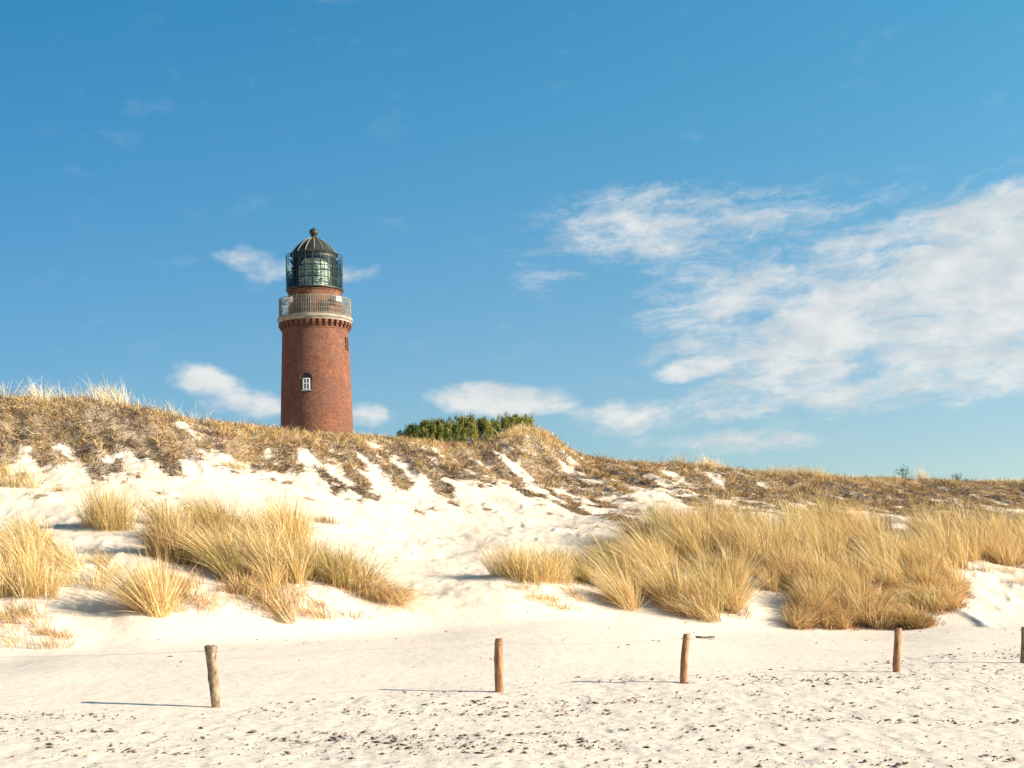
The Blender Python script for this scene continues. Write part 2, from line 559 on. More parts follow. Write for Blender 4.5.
M_PANE = simple('window_pane', (0.05, 0.07, 0.09), (0.10, 0.13, 0.16), 3.0, 0.12, spec=0.6)
M_GLASS = glass_material('lantern_glass', (0.94, 0.97, 0.95), 0.0)
M_CAGE_GLASS = glass_material('cage_glass', (0.96, 0.98, 0.97), 0.0)
M_LENS = simple('lens_prisms', (0.85, 0.90, 0.80), (0.22, 0.30, 0.26), 2.5, 0.4, 0.0, (1, 1, 6), spec=0.5)
M_ROPE = simple('cord', (0.40, 0.36, 0.31), (0.33, 0.30, 0.26), 10, 0.9)
M_BARK = simple('bark', (0.10, 0.07, 0.05), (0.05, 0.035, 0.025), 6, 0.9, bumpd=0.02)
M_POST = simple('debarked_wood', (0.42, 0.22, 0.115), (0.22, 0.11, 0.06), 5.0, 0.85, 0, (4, 4, 0.8), 0.02, 0.2)
M_POST_OLD = simple('old_mossy_wood', (0.40, 0.29, 0.19), (0.13, 0.085, 0.05), 7.0, 0.9, 0, (2.2, 2.2, 1.0), 0.03, 0.2)
M_SHELL = simple('wrack', (0.10, 0.09, 0.085), (0.17, 0.14, 0.12), 9.0, 0.8)


# ------------------------------------------------------------------ ground sheet
def build_ground():
    tin = np.linspace(-90, 1114, 960)                      # columns seen, in pixel units of direction
    lout = -90 - np.cumsum(np.geomspace(2.5, 4500, 70))[::-1]
    rout = 1114 + np.cumsum(np.geomspace(2.5, 4500, 70))
    cols = np.concatenate([lout, tin, rout])
    ys = np.concatenate([np.linspace(-70, 12, 60)[:-1], np.arange(12, 27, 0.055), np.arange(27, 48, 0.075),
                         np.arange(48, 104, 0.125), 104 + np.cumsum(np.geomspace(0.3, 900, 60))])
    Yg, Cg = np.meshgrid(ys, cols, indexing='ij')
    Xg = (Cg - 512) / F * np.maximum(Yg, 8.0)
    Z = height(Xg, Yg)
    far = sstep(Yg, 190, 260)
    Z = Z * (1 - far) + 3.0 * far
    # small relief
    dz = debris_zone(Xg, Yg) * (Yg > 10) * (Yg < 60)
    n1 = fbm(Xg / 0.30, Yg / 0.55, 101, 3, 0.6)
    n2 = vnoise(Xg / 0.12, Yg / 0.30, 107)
    rough = 0.012 * n1 + 0.006 * n2
    pits = -0.010 * sstep(vnoise(Xg / 0.34, Yg / 0.5, 113), 0.20, 0.38)
    Z = Z + dz * (rough + pits) + (1 - dz) * 0.006 * n1 * (Yg < 110)
    foot = np.interp(pxof(Xg, Yg), PX, rows[0][0])
    dune = sstep(Yg, foot, foot + 4) * (Yg < 110)
    rip = np.sin((Yg * 1.0 + 0.25 * Xg) * 2 * np.pi / 0.55 + 5 * vnoise(Xg / 1.5, Yg / 1.2, 151)) * sstep(vnoise(Xg / 4, Yg / 4, 153), -.15, .25)
    Z = Z + (1 - dz) * 0.005 * rip * (Yg > 14) * (Yg < 70)
    Z = Z + dune * (0.035 * fbm(Xg / 0.45, Yg / 0.6, 131, 3, 0.6) + 0.05 * sstep(fbm(Xg / 0.5, Yg / 1.0, 139, 2), 0.2, 0.6))
    litter = np.where((Yg > 30) & (Yg < 115), scrub_mask(Xg, np.maximum(Yg, 1)), 0)
    nr, nc = Z.shape
    V = np.stack([Xg, Yg, Z], -1).reshape(-1, 3)
    idx = np.arange(nr * nc).reshape(nr, nc)
    Fq = np.stack([idx[:-1, :-1], idx[:-1, 1:], idx[1:, 1:], idx[1:, :-1]], -1).reshape(-1, 4)
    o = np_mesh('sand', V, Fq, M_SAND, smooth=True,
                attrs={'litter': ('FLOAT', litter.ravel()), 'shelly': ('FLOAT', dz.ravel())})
    tag(o, kind='structure')


build_ground()

# ------------------------------------------------------------------ grass
STRAW = np.array([[0.90, 0.66, 0.31], [0.84, 0.60, 0.28], [0.95, 0.78, 0.47], [0.72, 0.46, 0.19], [0.78, 0.62, 0.28]])
GREENISH = np.array([[0.40, 0.35, 0.12], [0.32, 0.30, 0.10], [0.52, 0.43, 0.17]])
RUSTY = np.array([[0.64, 0.36, 0.16], [0.54, 0.29, 0.12], [0.76, 0.48, 0.24]])
BROWN = np.array([[0.19, 0.125, 0.085], [0.12, 0.082, 0.062], [0.27, 0.175, 0.11], [0.17, 0.13, 0.115]])
TAN = np.array([[0.56, 0.37, 0.18], [0.68, 0.48, 0.26], [0.45, 0.29, 0.15], [0.60, 0.44, 0.21]])
PALE = np.array([[0.90, 0.80, 0.58], [0.84, 0.72, 0.50]])


def blades(P, D, L, B, w, colr, rng, levels=4):
    """P roots, D unit directions, L lengths, B bend vectors (added times s squared), w widths"""
    n = len(P)
    s = np.linspace(0, 1, levels)
    side = np.cross(D, rng.normal(size=(n, 3)) + np.array([0, 0.0, 0]))
    side /= np.linalg.norm(side, axis=1)[:, None] + 1e-9
    wid = np.array([0.8, 1.0, 0.8, 0.12]) if levels == 4 else np.array([0.9, 1.0, 0.15])
    V = np.zeros((n, levels, 2, 3), np.float32)
    for k in range(levels):
        c = P + D * (L * s[k])[:, None] + B * (L * s[k] ** 2)[:, None]
        h = side * (w * wid[k] / 2)[:, None]
        V[:, k, 0] = c - h; V[:, k, 1] = c + h
    base = (np.arange(n) * levels * 2)[:, None]
    fs = [base + np.array([[2 * k, 2 * k + 1, 2 * k + 3, 2 * k + 2]]) for k in range(levels - 1)]
    Fq = np.concatenate(fs, 0)
    C = np.ones((n, levels * 2, 4), np.float32)
    C[:, :, :3] = colr[:, None, :]
    return V.reshape(-1, 3), Fq, C.reshape(-1, 4)


def merge(parts):
    vs, fs, cs, off = [], [], [], 0
    for v, f, c in parts:
        vs.append(v); fs.append(f + off); cs.append(c); off += len(v)
    return np.concatenate(vs), np.concatenate(fs), np.concatenate(cs)


def pick(rng, n, green=0.1, rust=0.1, pale=0.05, brown=0.04):
    c = STRAW[rng.integers(0, len(STRAW), n)].copy()
    u = rng.random(n)
    g = u < green; c[g] = GREENISH[rng.integers(0, 3, g.sum())]
    r = (u >= green) & (u < green + rust); c[r] = RUSTY[rng.integers(0, 3, r.sum())]
    p = (u >= green + rust) & (u < green + rust + pale); c[p] = PALE[rng.integers(0, 2, p.sum())]
    b = u > 1 - brown; c[b] = BROWN[rng.integers(0, 4, b.sum())]
    return c * rng.uniform(0.82, 1.12, (n, 1))


def tussock(cx, cy, rng, n=260, rad=0.35, h=1.1, lean=(-.2, 0), spread=0.55, droop=0.45, green=0.12, rust=0.08, width=0.0105, pale=0.06, brown=0.04, down=0.0, tone=(1, 1, 1)):
    r = rad * np.sqrt(rng.random(n)); a = rng.random(n) * 2 * np.pi
    ox = r * np.cos(a); oy = r * np.sin(a)
    x = cx + ox; y = cy + oy
    P = np.stack([x, y, height(x, y) - 0.03], 1)
    out = np.stack([ox, oy], 1) / rad
    hv = out * spread * 0.62 + np.array(lean)[None] + rng.normal(0, 0.2, (n, 2)) * (1 + (rng.random((n, 1)) < .12) * 1.6)
    D = np.concatenate([hv, np.ones((n, 1))], 1)
    D /= np.linalg.norm(D, axis=1)[:, None]
    L = h * (0.38 + 0.72 * rng.random(n) ** 1.1) * (1 - 0.2 * (r / rad))
    B = np.concatenate([(out * 0.35 + np.array(lean)[None] * 0.9 + rng.normal(0, 0.12, (n, 2))) * droop * 1.6,
                        -droop * rng.uniform(0.15, 1.0, (n, 1)) - down], 1)
    return blades(P, D, L, B, width * rng.uniform(0.6, 1.3, n), pick(rng, n, green, rust, pale, brown) * np.array(tone), rng)


def in_poly(px, py, poly):
    inside = np.zeros(len(px), bool)
    n = len(poly)
    for i in range(n):
        x1, y1 = poly[i]; x2, y2 = poly[(i + 1) % n]
        c = ((y1 > py) != (y2 > py)) & (px < (x2 - x1) * (py - y1) / (y2 - y1 + 1e-9) + x1)
        inside ^= c
    return inside


def scatter_poly(poly, n, rng):
    p = np.array(poly, float)
    lo, hi = p.min(0), p.max(0)
    ox, oy = [], []
    while len(ox) < n:
        a = rng.uniform(lo[0], hi[0], 400); b = rng.uniform(lo[1], hi[1], 400)
        k = in_poly(a, b, poly)
        ox += list(a[k]); oy += list(b[k])
    return np.array(ox[:n]), np.array(oy[:n])


def grass_object(name, parts, label, cat, group=None, kind=None, mat=None):
    v, f, c = merge(parts)
    org = v[f[:, 0]].mean(0) if kind != 'stuff' else np.zeros(3)
    if kind != 'stuff': org[2] = v[:, 2].min() + 0.03
    o = np_mesh(name, v - org, f, mat or M_BLADE, attrs={'col': ('FLOAT_COLOR', c)})
    o.location = tuple(float(t) for t in org)
    return tag(o, label, cat, group, kind)


# clump dieback differs at random; darker tones also paint shadow streaks into the grass
TONES = [(1, 1, 1), (1.04, 1.04, 1.06), (1, 1, .98), (.90, .86, .80), (.66, .61, .57), (.82, .86, .74), (1, .95, .88), (1.04, 1.06, 1.12)]


# masses of marram that nobody could count: polygons hold the roots
def mass(polys, seed, name, label):
    rng = np.random.default_rng(seed)
    parts = []
    for spec in polys:
        poly, n, kw = spec
        px, py = scatter_poly(poly, n, rng)
        x, y, z = hit(px, py)
        # break the mass into clumps and gaps
        for k in range(n):
            gap = (vnoise(np.array([x[k] / 1.3]), np.array([y[k] / 1.0]), 201) + .6 * vnoise(np.array([x[k] / .6]), np.array([y[k] / .8]), 203))[0]
            if gap < kw.get('gap', -0.2): continue
            gr = kw.get('green', 0.05) + 0.4 * max(0, vnoise(np.array([x[k] / 2.2]), np.array([y[k] / 2.0]), 207)[0])
            lx = 0.9 * kw.get('lean', -0.22) + 0.6 * vnoise(np.array([x[k] / 2.5]), np.array([y[k] / 2.5]), 211)[0]
            parts.append(tussock(x[k], y[k], rng, kw.get('n', 270), kw.get('rad', 0.27) * rng.uniform(.6, 1.3),
                                 1.62 * kw.get('h', 1.05) * rng.uniform(.55, 1.22), (lx + rng.normal(0, .16), kw.get('leany', -0.05) + rng.normal(0, .12)), kw.get('spread', .5),
                                 kw.get('droop', .24), gr, kw.get('rust', .08), brown=.12, tone=TONES[rng.integers(0, len(TONES))], down=kw.get('down', 0.0), pale=kw.get('pale', .06)))
            if kw.get('h', 1.05) > .7:      # thatch of dead leaves round the foot; its brown also paints shade between clumps
                parts.append(tussock(x[k] + .1, y[k] - .1, rng, 70, .42, .42, (lx, -.2), .9, .5, .03, .35, .014, brown=.55, pale=0))
    return grass_object(name, parts, label, 'grass', kind='stuff')


mass([
    ([(0, 575), (45, 575), (50, 598), (20, 604), (0, 600)], 14, dict(h=1.15)),
    ([(0, 520), (40, 525), (70, 560), (40, 575), (0, 570)], 14, dict(h=1.0, n=200)),
    ([(145, 522), (215, 520), (232, 545), (190, 566), (150, 555)], 34, dict(h=1.1)),
    ([(200, 540), (270, 528), (320, 545), (330, 572), (290, 590), (235, 582), (200, 565)], 46, dict(h=1.2, lean=-.08, gap=-.12)),
    ([(320, 572), (345, 570), (372, 588), (350, 592), (322, 585)], 10, dict(h=.85, lean=-.05, green=.3)),
    ([(60, 560), (110, 565), (110, 590), (70, 590)], 8, dict(h=.7, n=120)),
    ([(150, 575), (200, 580), (215, 612), (160, 612)], 44, dict(h=.5, n=34, rust=.5, gap=-.3, green=.02)),
    ([(225, 585), (300, 592), (300, 622), (225, 605)], 40, dict(h=.5, n=34, rust=.45, gap=-.2, lean=.1)),
    ([(0, 610), (40, 615), (60, 650), (0, 650)], 26, dict(h=.4, n=34, rust=.45, gap=-.15)),
    ([(330, 600), (385, 605), (350, 628), (300, 615)], 16, dict(h=.3, n=40, rust=.4, gap=-.1)),
], 31, 'marram_grass', 'straw coloured marram grass spread over the front of the dune left of the open sand')
mass([
    ([(560, 568), (610, 560), (640, 570), (600, 585), (565, 582)], 14, dict(h=.9)),
    ([(628, 528), (680, 522), (745, 540), (760, 560), (700, 565), (640, 545)], 60, dict(h=1.15, lean=-.2)),
    ([(600, 560), (700, 560), (740, 580), (735, 612), (690, 618), (650, 600), (610, 590)], 80, dict(h=1.15, lean=-.35)),
    ([(745, 535), (830, 525), (880, 530), (880, 560), (800, 580), (740, 575)], 95, dict(h=1.2)),
    ([(755, 560), (850, 560), (880, 600), (870, 622), (815, 618), (770, 590)], 90, dict(h=1.0, lean=-.35, rust=.2, gap=-.2)),
    ([(880, 530), (960, 532), (985, 560), (950, 590), (880, 595)], 76, dict(h=1.25)),
    ([(850, 590), (955, 585), (962, 608), (925, 629), (790, 629), (800, 600)], 170, dict(h=.72, rust=.28, lean=-.12, droop=.35, gap=-.3, leany=-.25, down=.12, green=.02)),
    ([(960, 535), (1060, 535), (1060, 565), (990, 566)], 46, dict(h=1.2)),
    ([(975, 568), (1040, 572), (1060, 592), (990, 582)], 12, dict(h=.45, rust=.3, n=60)),
    ([(500, 585), (600, 585), (620, 606), (560, 612)], 30, dict(h=.25, n=45, rust=.4, gap=-.05)),
    ([(1024, 540), (1300, 540), (1300, 580), (1024, 575)], 60, dict(h=1.1, n=150)),
], 37, 'marram_grass', 'dense windswept marram grass covering the front dune right of the round tuft')


# dead heath, roots and short grass matted over the upper dune face
def scrub():
    rng = np.random.default_rng(5)
    n = 820000
    px = rng.uniform(-120, 1144, n)
    u = rng.random(n)
    c = np.interp(px, PX, CREST_Y)
    y = c - 25 * u + 2.2
    x = (px - 512) / F * y
    m = scrub_mask(x, y)
    fine = sstep(vnoise(x / .16, y / .45, 351) + .6 * vnoise((x + .3 * y) / .3, y / 1.1, 353), -.28, .05)
    keep = rng.random(n) < m * 0.66 * (.25 + .75 * fine)
    x, y, px, c = x[keep], y[keep], px[keep], c[keep]
    n = len(x)
    P = np.stack([x, y, height(x, y) - 0.01], 1)
    top = sstep(y, c - 5.0, c - 1.0) * 0.75 + 0.25 * (fbm(x / 1.2, y / 1.2, 301, 2) > 0.1)
    tone = vnoise((x + .40 * y) / 0.7, y / 3.5, 303) + .5 * vnoise(x / 0.35, y / 0.4, 307)
    tan = rng.random(n) < np.clip(0.30 + 0.50 * top + 1.7 * tone, 0.04, 0.96)
    colr = BROWN[rng.integers(0, 4, n)].copy()
    colr[tan] = TAN[rng.integers(0, 4, tan.sum())]
    colr *= rng.uniform(0.8, 1.25, (n, 1))
    gr = rng.random(n) < 0.05 + 0.06 * top; colr[gr] = GREENISH[rng.integers(0, 3, gr.sum())]
    up = 0.35 + 0.9 * top * rng.random(n)
    D = np.stack([0.55 + rng.normal(0, .5, n), -0.9 + rng.normal(0, .5, n), up + rng.normal(0, .25, n) - 0.2], 1)
    # on the crest the short grass stands up
    D[:, 0] -= 0.8 * top; D[:, 1] += 0.6 * top
    D /= np.linalg.norm(D, axis=1)[:, None]
    L = rng.uniform(0.14, 0.34, n) * (0.85 + 0.35 * top) * np.where(rng.random(n) < .08, 2.0, 1.0)
    B = np.stack([rng.normal(0, .25, n), rng.normal(0, .25, n), -rng.uniform(0.0, .45, n)], 1)
    v, f, cc = blades(P, D, L, B, rng.uniform(0.010, 0.026, n), colr, rng, 3)
    parts = [(v, f, cc)]
    tx = rng.uniform(-120, 1144, 5200); ty = np.interp(tx, PX, CREST_Y) - rng.uniform(-.5, 16, 5200)
    xx = (tx - 512) / F * ty
    ok = np.where((scrub_mask(xx, ty) > .55) & (rng.random(5200) < np.where(ty > 70, .36, .24)))[0]
    for k in ok:
        dk = rng.random() < .55
        parts.append(tussock(xx[k], ty[k], rng, 34, .26, rng.uniform(.3, .62), (rng.normal(.05, .3), -.1), .9, .35, .06, .15, .016,
                             pale=.02, brown=.75 if dk else .15, tone=(.85, .8, .75) if dk else (.85, .8, .72)))
    v, f, cc = merge(parts)
    o = np_mesh('heath', v, f, M_DRY, attrs={'col': ('FLOAT_COLOR', cc)})
    tag(o, 'brown dead heath and short tan grass matted over the upper dune face', 'ground cover', kind='stuff')


scrub()


def crest_fringe():
    rng = np.random.default_rng(8)
    parts = []
    for (x0, x1, n, h, nb) in [(-60, 14, 14, 1.4, 22), (24, 46, 6, 1.25, 26), (55, 130, 24, 1.35, 20), (130, 200, 11, 1.15, 14), (505, 562, 44, .6, 40), (200, 420, 60, .42, 22),
                               (420, 640, 40, .4, 20), (560, 760, 40, .45, 16), (760, 1100, 110, .45, 22), (980, 1100, 30, .75, 24)]:
        px = rng.uniform(x0, x1, n)
        y = np.interp(px, PX, CREST_Y) + (rng.uniform(-.5, 1.2, n) if h > .8 else rng.uniform(-1.6, .8, n))
        x = (px - 512) / F * y
        for k in range(n):
            parts.append(tussock(x[k], y[k], rng, nb, .35, h * rng.uniform(.7, 1.25), (-.12 + rng.normal(0, .15), 0), .4, .3, .06, .05, 0.013, pale=.65 if h > .6 else .1))
    grass_object('dune_grass', parts, 'thin pale grass stalks standing along the dune crest against the sky', 'grass', kind='stuff')


crest_fringe()


# tussocks one can tell apart
def one(px, py, seed, label, clumps, **kw):
    rng = np.random.default_rng(seed)
    x, y, z = hit(px, py)
    x, y = float(x[0]), float(y[0])
    parts = []
    for cl in clumps:
        parts.append(tussock(x + cl[0], y + cl[1], rng, **{**kw, **(cl[2] if len(cl) > 2 else {})}))
    return grass_object('grass_tussock', parts, label, 'grass tussock', 'single grass tussocks on the dune')


one(108, 529, 1, 'tall upright golden grass tuft alone on sand, casting a blue shadow to its left',
    [(-.45, 0), (-.15, .1), (.15, 0), (.45, .1), (0, -.2)], n=240, rad=.32, h=1.95, lean=(-.02, 0), spread=.3, droop=.25, green=.25)
one(12, 488, 2, 'short green and straw tuft high on sand at the left picture edge',
    [(-.5, 0), (0, 0), (.5, .2)], n=130, rad=.32, h=1.4, lean=(-.1, 0), spread=.4, droop=.3, green=.3)
one(20, 596, 3, 'big bushy golden tussock at the left edge above the beach',
    [(-.6, 0), (-.2, .2), (.2, 0), (.6, .1), (0, .5)], n=260, rad=.36, h=1.6, lean=(-.05, 0), spread=.35, droop=.3)
one(157, 616, 4, 'lowest left tussock, its long blades fanned up and left from one foot',
    [(0, 0), (-.25, .1, dict(lean=(-.6, .1))), (-.05, .35, dict(lean=(-.12, .1))), (-.4, .3, dict(lean=(-.6, .1))), (.05, .1, dict(lean=(-.05, 0)))], n=200, rad=.24, h=2.1, lean=(-.35, .1), spread=.5, droop=.22, green=.12, rust=.15)
one(232, 468, 5, 'small green tuft beside bare sand just below the brown heath',
    [(0, 0), (.3, .1)], n=90, rad=.25, h=.65, lean=(-.2, 0), spread=.6, droop=.3, green=.4)
one(322, 522, 6, 'small round brown tuft alone in the open white sand',
    [(0, 0), (.25, .1)], n=150, rad=.3, h=.5, lean=(-.1, 0), spread=.9, droop=.5, rust=.4, brown=.3)
one(380, 600, 7, 'tussock at right end of the left grass, combed down to the right like hair',
    [(-1.0, .7, dict(lean=(0, 0), down=0, green=.4)), (-.7, .6, dict(lean=(.05, 0), down=0, green=.35)), (-.4, .5, dict(lean=(.1, -.1), down=.1)),
     (-.15, .35), (.1, .2), (-.5, .2), (.3, .1), (-.2, -.05), (.35, -.2)], n=230, rad=.3, h=2.05, lean=(.22, -.25), spread=.35, droop=.45, down=.6, rust=.3, green=.1)
one(288, 622, 8, 'long dark rusty tussock trailing down the sand below the left grass',
    [(0, 0), (-.25, .5), (-.5, 1.0), (-.7, 1.5)], n=170, rad=.25, h=.95, lean=(-.4, .1), spread=.5, droop=.3, rust=.4, brown=.2)
one(44, 634, 9, 'little tangled brown tuft at the dune foot near the left edge',
    [(0, 0), (.25, 0), (.5, -.2)], n=90, rad=.2, h=.42, lean=(-.2, 0), spread=.9, droop=.5, rust=.4, brown=.25)
one(531, 580, 10, 'round golden tuft at the left end of the right grass, shadow across the sand',
    [(-.9, .1), (-.55, 0), (-.2, .2), (.1, 0), (.45, .1), (.8, .2), (-.3, -.3), (.3, -.3)], n=240, rad=.36, h=1.65, lean=(-.03, 0), spread=.5, droop=.32, green=.2)
one(630, 610, 11, 'pale drooping tussock spilling lowest onto the sand above the third post',
    [(0, 0), (-.2, .4), (-.35, .8), (.1, .3)], n=240, rad=.25, h=1.6, lean=(-.3, 0), spread=.4, droop=.3, green=.05)
one(712, 620, 12, 'dark brown rooted tussock at the foot of the dune just right of the third post',
    [(0, 0), (-.4, .2), (-.75, .3), (-.3, .6)], n=240, rad=.3, h=1.2, lean=(-.5, 0), spread=.45, droop=.35, rust=.25, brown=.2)
one(796, 474, 13, 'dome shaped golden tuft standing on the ridge left of the dark sapling',
    [(-2.0, 0), (-1.5, 0), (-1, 0), (-.5, 0), (0, 0), (.5, 0), (1, 0), (1.5, 0), (2.0, 0), (-.7, .3), (.7, .3)], n=150, rad=.5, h=1.15, lean=(-.05, 0), spread=.5, droop=.5, green=.15, rust=.2)
one(681, 460, 14, 'small yellow green spiky tuft on the ridge line over bare sand',
    [(0, 0), (-.3, 0)], n=80, rad=.3, h=1.0, lean=(-.1, 0), spread=.6, droop=.2, green=.35)
one(712, 463, 15, 'pale feathery grass tuft on the ridge line, bent to the left',
    [(0, 0), (-.3, 0), (.3, 0)], n=100, rad=.3, h=1.15, lean=(-.25, 0), spread=.45, droop=.3, green=.02, pale=.4)
one(926, 480, 16, 'thin pale upright grass plume on the ridge between the two saplings',
    [(0, 0), (-.2, 0)], n=80, rad=.3, h=1.25, lean=(-.18, 0), spread=.3, droop=.15, green=.02, pale=.5)


# ------------------------------------------------------------------ wrack and shells on the beach
def debris():
    rng = np.random.default_rng(77)
    n = 27000
    y = rng.uniform(12.5, 38, n) ** 1.0
    px = rng.uniform(-150, 1174, n)
    x = (px - 512) / F * y
    dens = debris_zone(x, y) * (0.10 + 2.6 * np.clip(fbm(x / 1.8, y / 0.8, 401, 3) + .08, 0, 1) ** 1.4) * (0.35 + 1.3 * sstep(vnoise(x / 7.0, y / 0.9, 409), -.2, .2)) 
    k = rng.random(n) < dens
    x, y = x[k], y[k]
    # a few stray bits higher up the beach and on the dune foot
    xs = rng.uniform(-16, 22, 200); ys = rng.uniform(24, 44, 200)
    x = np.concatenate([x, xs]); y = np.concatenate([y, ys]); n = len(x)
    xs = rng.uniform(-26, 34, 9000); ys = rng.uniform(34, 80, 9000)
    q = rng.random(9000) < np.clip(fbm(xs / 2.2, ys / 2.5, 431, 3) * 1.6, 0, 1)
    x = np.concatenate([x, xs[q]]); y = np.concatenate([y, ys[q]]); n = len(x)
    big = rng.random(n) ** 4
    L = 0.012 + 0.085 * big * rng.random(n); Wd = 0.009 + 0.022 * big; H = 0.004 + 0.012 * big
    a = rng.normal(0, 0.7, n)
    dx = np.stack([np.cos(a), np.sin(a), rng.normal(0, .12, n)], 1)
    dy = np.stack([-np.sin(a), np.cos(a), rng.normal(0, .12, n)], 1)
    C = np.stack([x, y, height(x, y) + 0.006], 1)
    # squashed octahedral flakes with an arched middle
    V = np.zeros((n, 6, 3))
    V[:, 0] = C - dx * L[:, None]; V[:, 1] = C + dy * Wd[:, None]; V[:, 2] = C + dx * L[:, None]; V[:, 3] = C - dy * Wd[:, None]
    V[:, 4] = C + np.array([0, 0, 1.0]) * H[:, None] * 1.6 + dx * (L * .3)[:, None]; V[:, 5] = C - np.array([0, 0, 1.0]) * H[:, None]
    T = np.array([[0, 3, 4], [3, 2, 4], [2, 1, 4], [1, 0, 4], [3, 0, 5], [2, 3, 5], [1, 2, 5], [0, 1, 5]])
    Fq = (np.arange(n) * 6)[:, None, None] + T[None]
    pal = np.array([[0.11, 0.10, 0.095], [0.16, 0.14, 0.12], [0.24, 0.18, 0.13], [0.30, 0.27, 0.24], [0.42, 0.33, 0.24]])
    cc = np.ones((n, 6, 4)); cc[:, :, :3] = pal[rng.integers(0, 5, n)][:, None]
    o = np_mesh('beach_debris', V.reshape(-1, 3), Fq.reshape(-1, 3), M_DRY, attrs={'col': ('FLOAT_COLOR', cc)})
    tag(o, 'dark specks of shell, twig and dried seaweed strewn over the beach', 'debris', kind='stuff')


debris()


# ------------------------------------------------------------------ fence posts and cord
def post(px, py, py_top, r_top, r_bot, lean, mat, seed, label, knots=4, flare=0.0):
    rng = np.random.default_rng(seed)
    x, y, z = hit(px, py)
    x, y, z = float(x[0]), float(y[0]), float(z[0])
    h = (py - py_top) / F * y
    n, m = 20, 26
    mb = MB()
    kn = [(rng.uniform(0.1, .95), rng.uniform(0, 6.28)) for _ in range(knots)]
    for i in range(m):
        t = i / (m - 1)
        zz = -0.25 + (h + 0.25) * t
        r0 = r_bot + (r_top - r_bot) * max(0, zz / h) + flare * max(0, (zz / h - .75) / .25) ** 2
        for k in range(n):
            a = 2 * math.pi * k / n
            rr = r0 * (1 + 0.05 * math.sin(3 * a + 5 * t + seed) + 0.03 * math.sin(7 * a - 9 * t))
            for kt, ka in kn:
                d = ((zz / h - kt) / 0.05) ** 2 + ((math.cos(a - ka) - 1) * 4) ** 2
                rr += 0.010 * math.exp(-d)
            sway = 0.012 * math.sin(t * 4 + seed)
            mb.v.append((lean[0] * max(zz, 0) + sway + rr * math.cos(a), lean[1] * max(zz, 0) + rr * math.sin(a), zz))
    for i in range(m - 1):
        for k in range(n):
            k2 = (k + 1) % n
            mb.f.append([i * n + k, i * n + k2, (i + 1) * n + k2, (i + 1) * n + k])
    # slightly domed, chipped top
    b = len(mb.v); top = (m - 1) * n
    for k in range(n):
        vx, vy, vz = mb.v[top + k]
        cx, cy = lean[0] * h, lean[1] * h
        mb.v.append((cx + (vx - cx) * .8, cy + (vy - cy) * .8, vz + 0.012 + 0.008 * math.sin(k * 1.7)))
    for k in range(n):
        mb.f.append([top + k, top + (k + 1) % n, b + (k + 1) % n, b + k])
    mb.f.append([b + k for k in range(n)])
    o = mb.build('wooden_post', mat, smooth=True)
    o.location = (x, y, z)
    tag(o, label, 'post', 'wooden posts of the beach fence')
    return Vector((x + lean[0] * h, y + lean[1] * h, z + h - 0.06)), max(r_top, r_bot)


tops = [post(-150, 716, 653, .07, .06, (0, 0), M_POST, 50, 'post beyond the left picture edge, carrying the same cord'),
        post(215, 708, 647, .078, .060, (-.05, .0), M_POST_OLD, 51, 'thick pale gnarled post with flared mossy top, nearest to the camera', 7, .016),
        post(499, 692.5, 640, .062, .064, (.01, 0), M_POST, 52, 'straight reddish brown post left of picture middle, second from the left'),
        post(684, 682.5, 635, .060, .058, (.05, 0), M_POST, 53, 'reddish post leaning slightly right with a knot near its top', 6),
        post(897.5, 672, 629, .064, .066, (-.005, 0), M_POST, 54, 'dark reddish post below the grass, second from the right edge'),
        post(1024.5, 663, 628, .075, .075, (0, 0), M_POST_OLD, 55, 'post cut off by the right picture edge, farthest from the camera')]
mb = MB()
for (a, ra), (b, rb) in zip(tops[:-1], tops[1:]):
    pts = []
    for k in range(17):
        t = k / 16
        p = a.lerp(b, t)
        pts.append((p.x, p.y - 0.0, p.z - 0.10 * 4 * t * (1 - t) * (0.35)))
    mb.tube(pts, 0.0045, 6)
for (a, ra) in tops:
    ring = [(a.x + (ra + .018) * math.cos(q), a.y + (ra + .018) * math.sin(q), a.z) for q in np.linspace(0, 2 * math.pi, 17)]
    mb.tube(ring, 0.0045, 6, cap=False)
rp = mb.build('fence_cord', M_ROPE, smooth=True)
tag(rp, 'thin pale cord strung between the tops of the wooden posts', 'cord')

# driftwood / seaweed lump
x, y, z = [float(t[0]) for t in hit(706, 639)]
mb = MB(); rng = np.random.default_rng(3)
for k in range(9):
    a = rng.uniform(0, 6.28); pts = []
    for j in range(6):
        q = a + j * .5
        pts.append((rng.normal(0, .02) + .14 * math.cos(q) * (1 + .1 * k), .14 * math.sin(q) * 1.1, .004 + .03 * math.sin(j * .6 + k) ** 2 + .004 * k))
    mb.tube(pts, [.02, .022, .018, .016, .012, .007], 6)
o = mb.build('seaweed', M_SHELL, smooth=True); o.location = (x, y, z)
tag(o, 'dark curled heap of dried seaweed on sand right of the third post', 'seaweed')


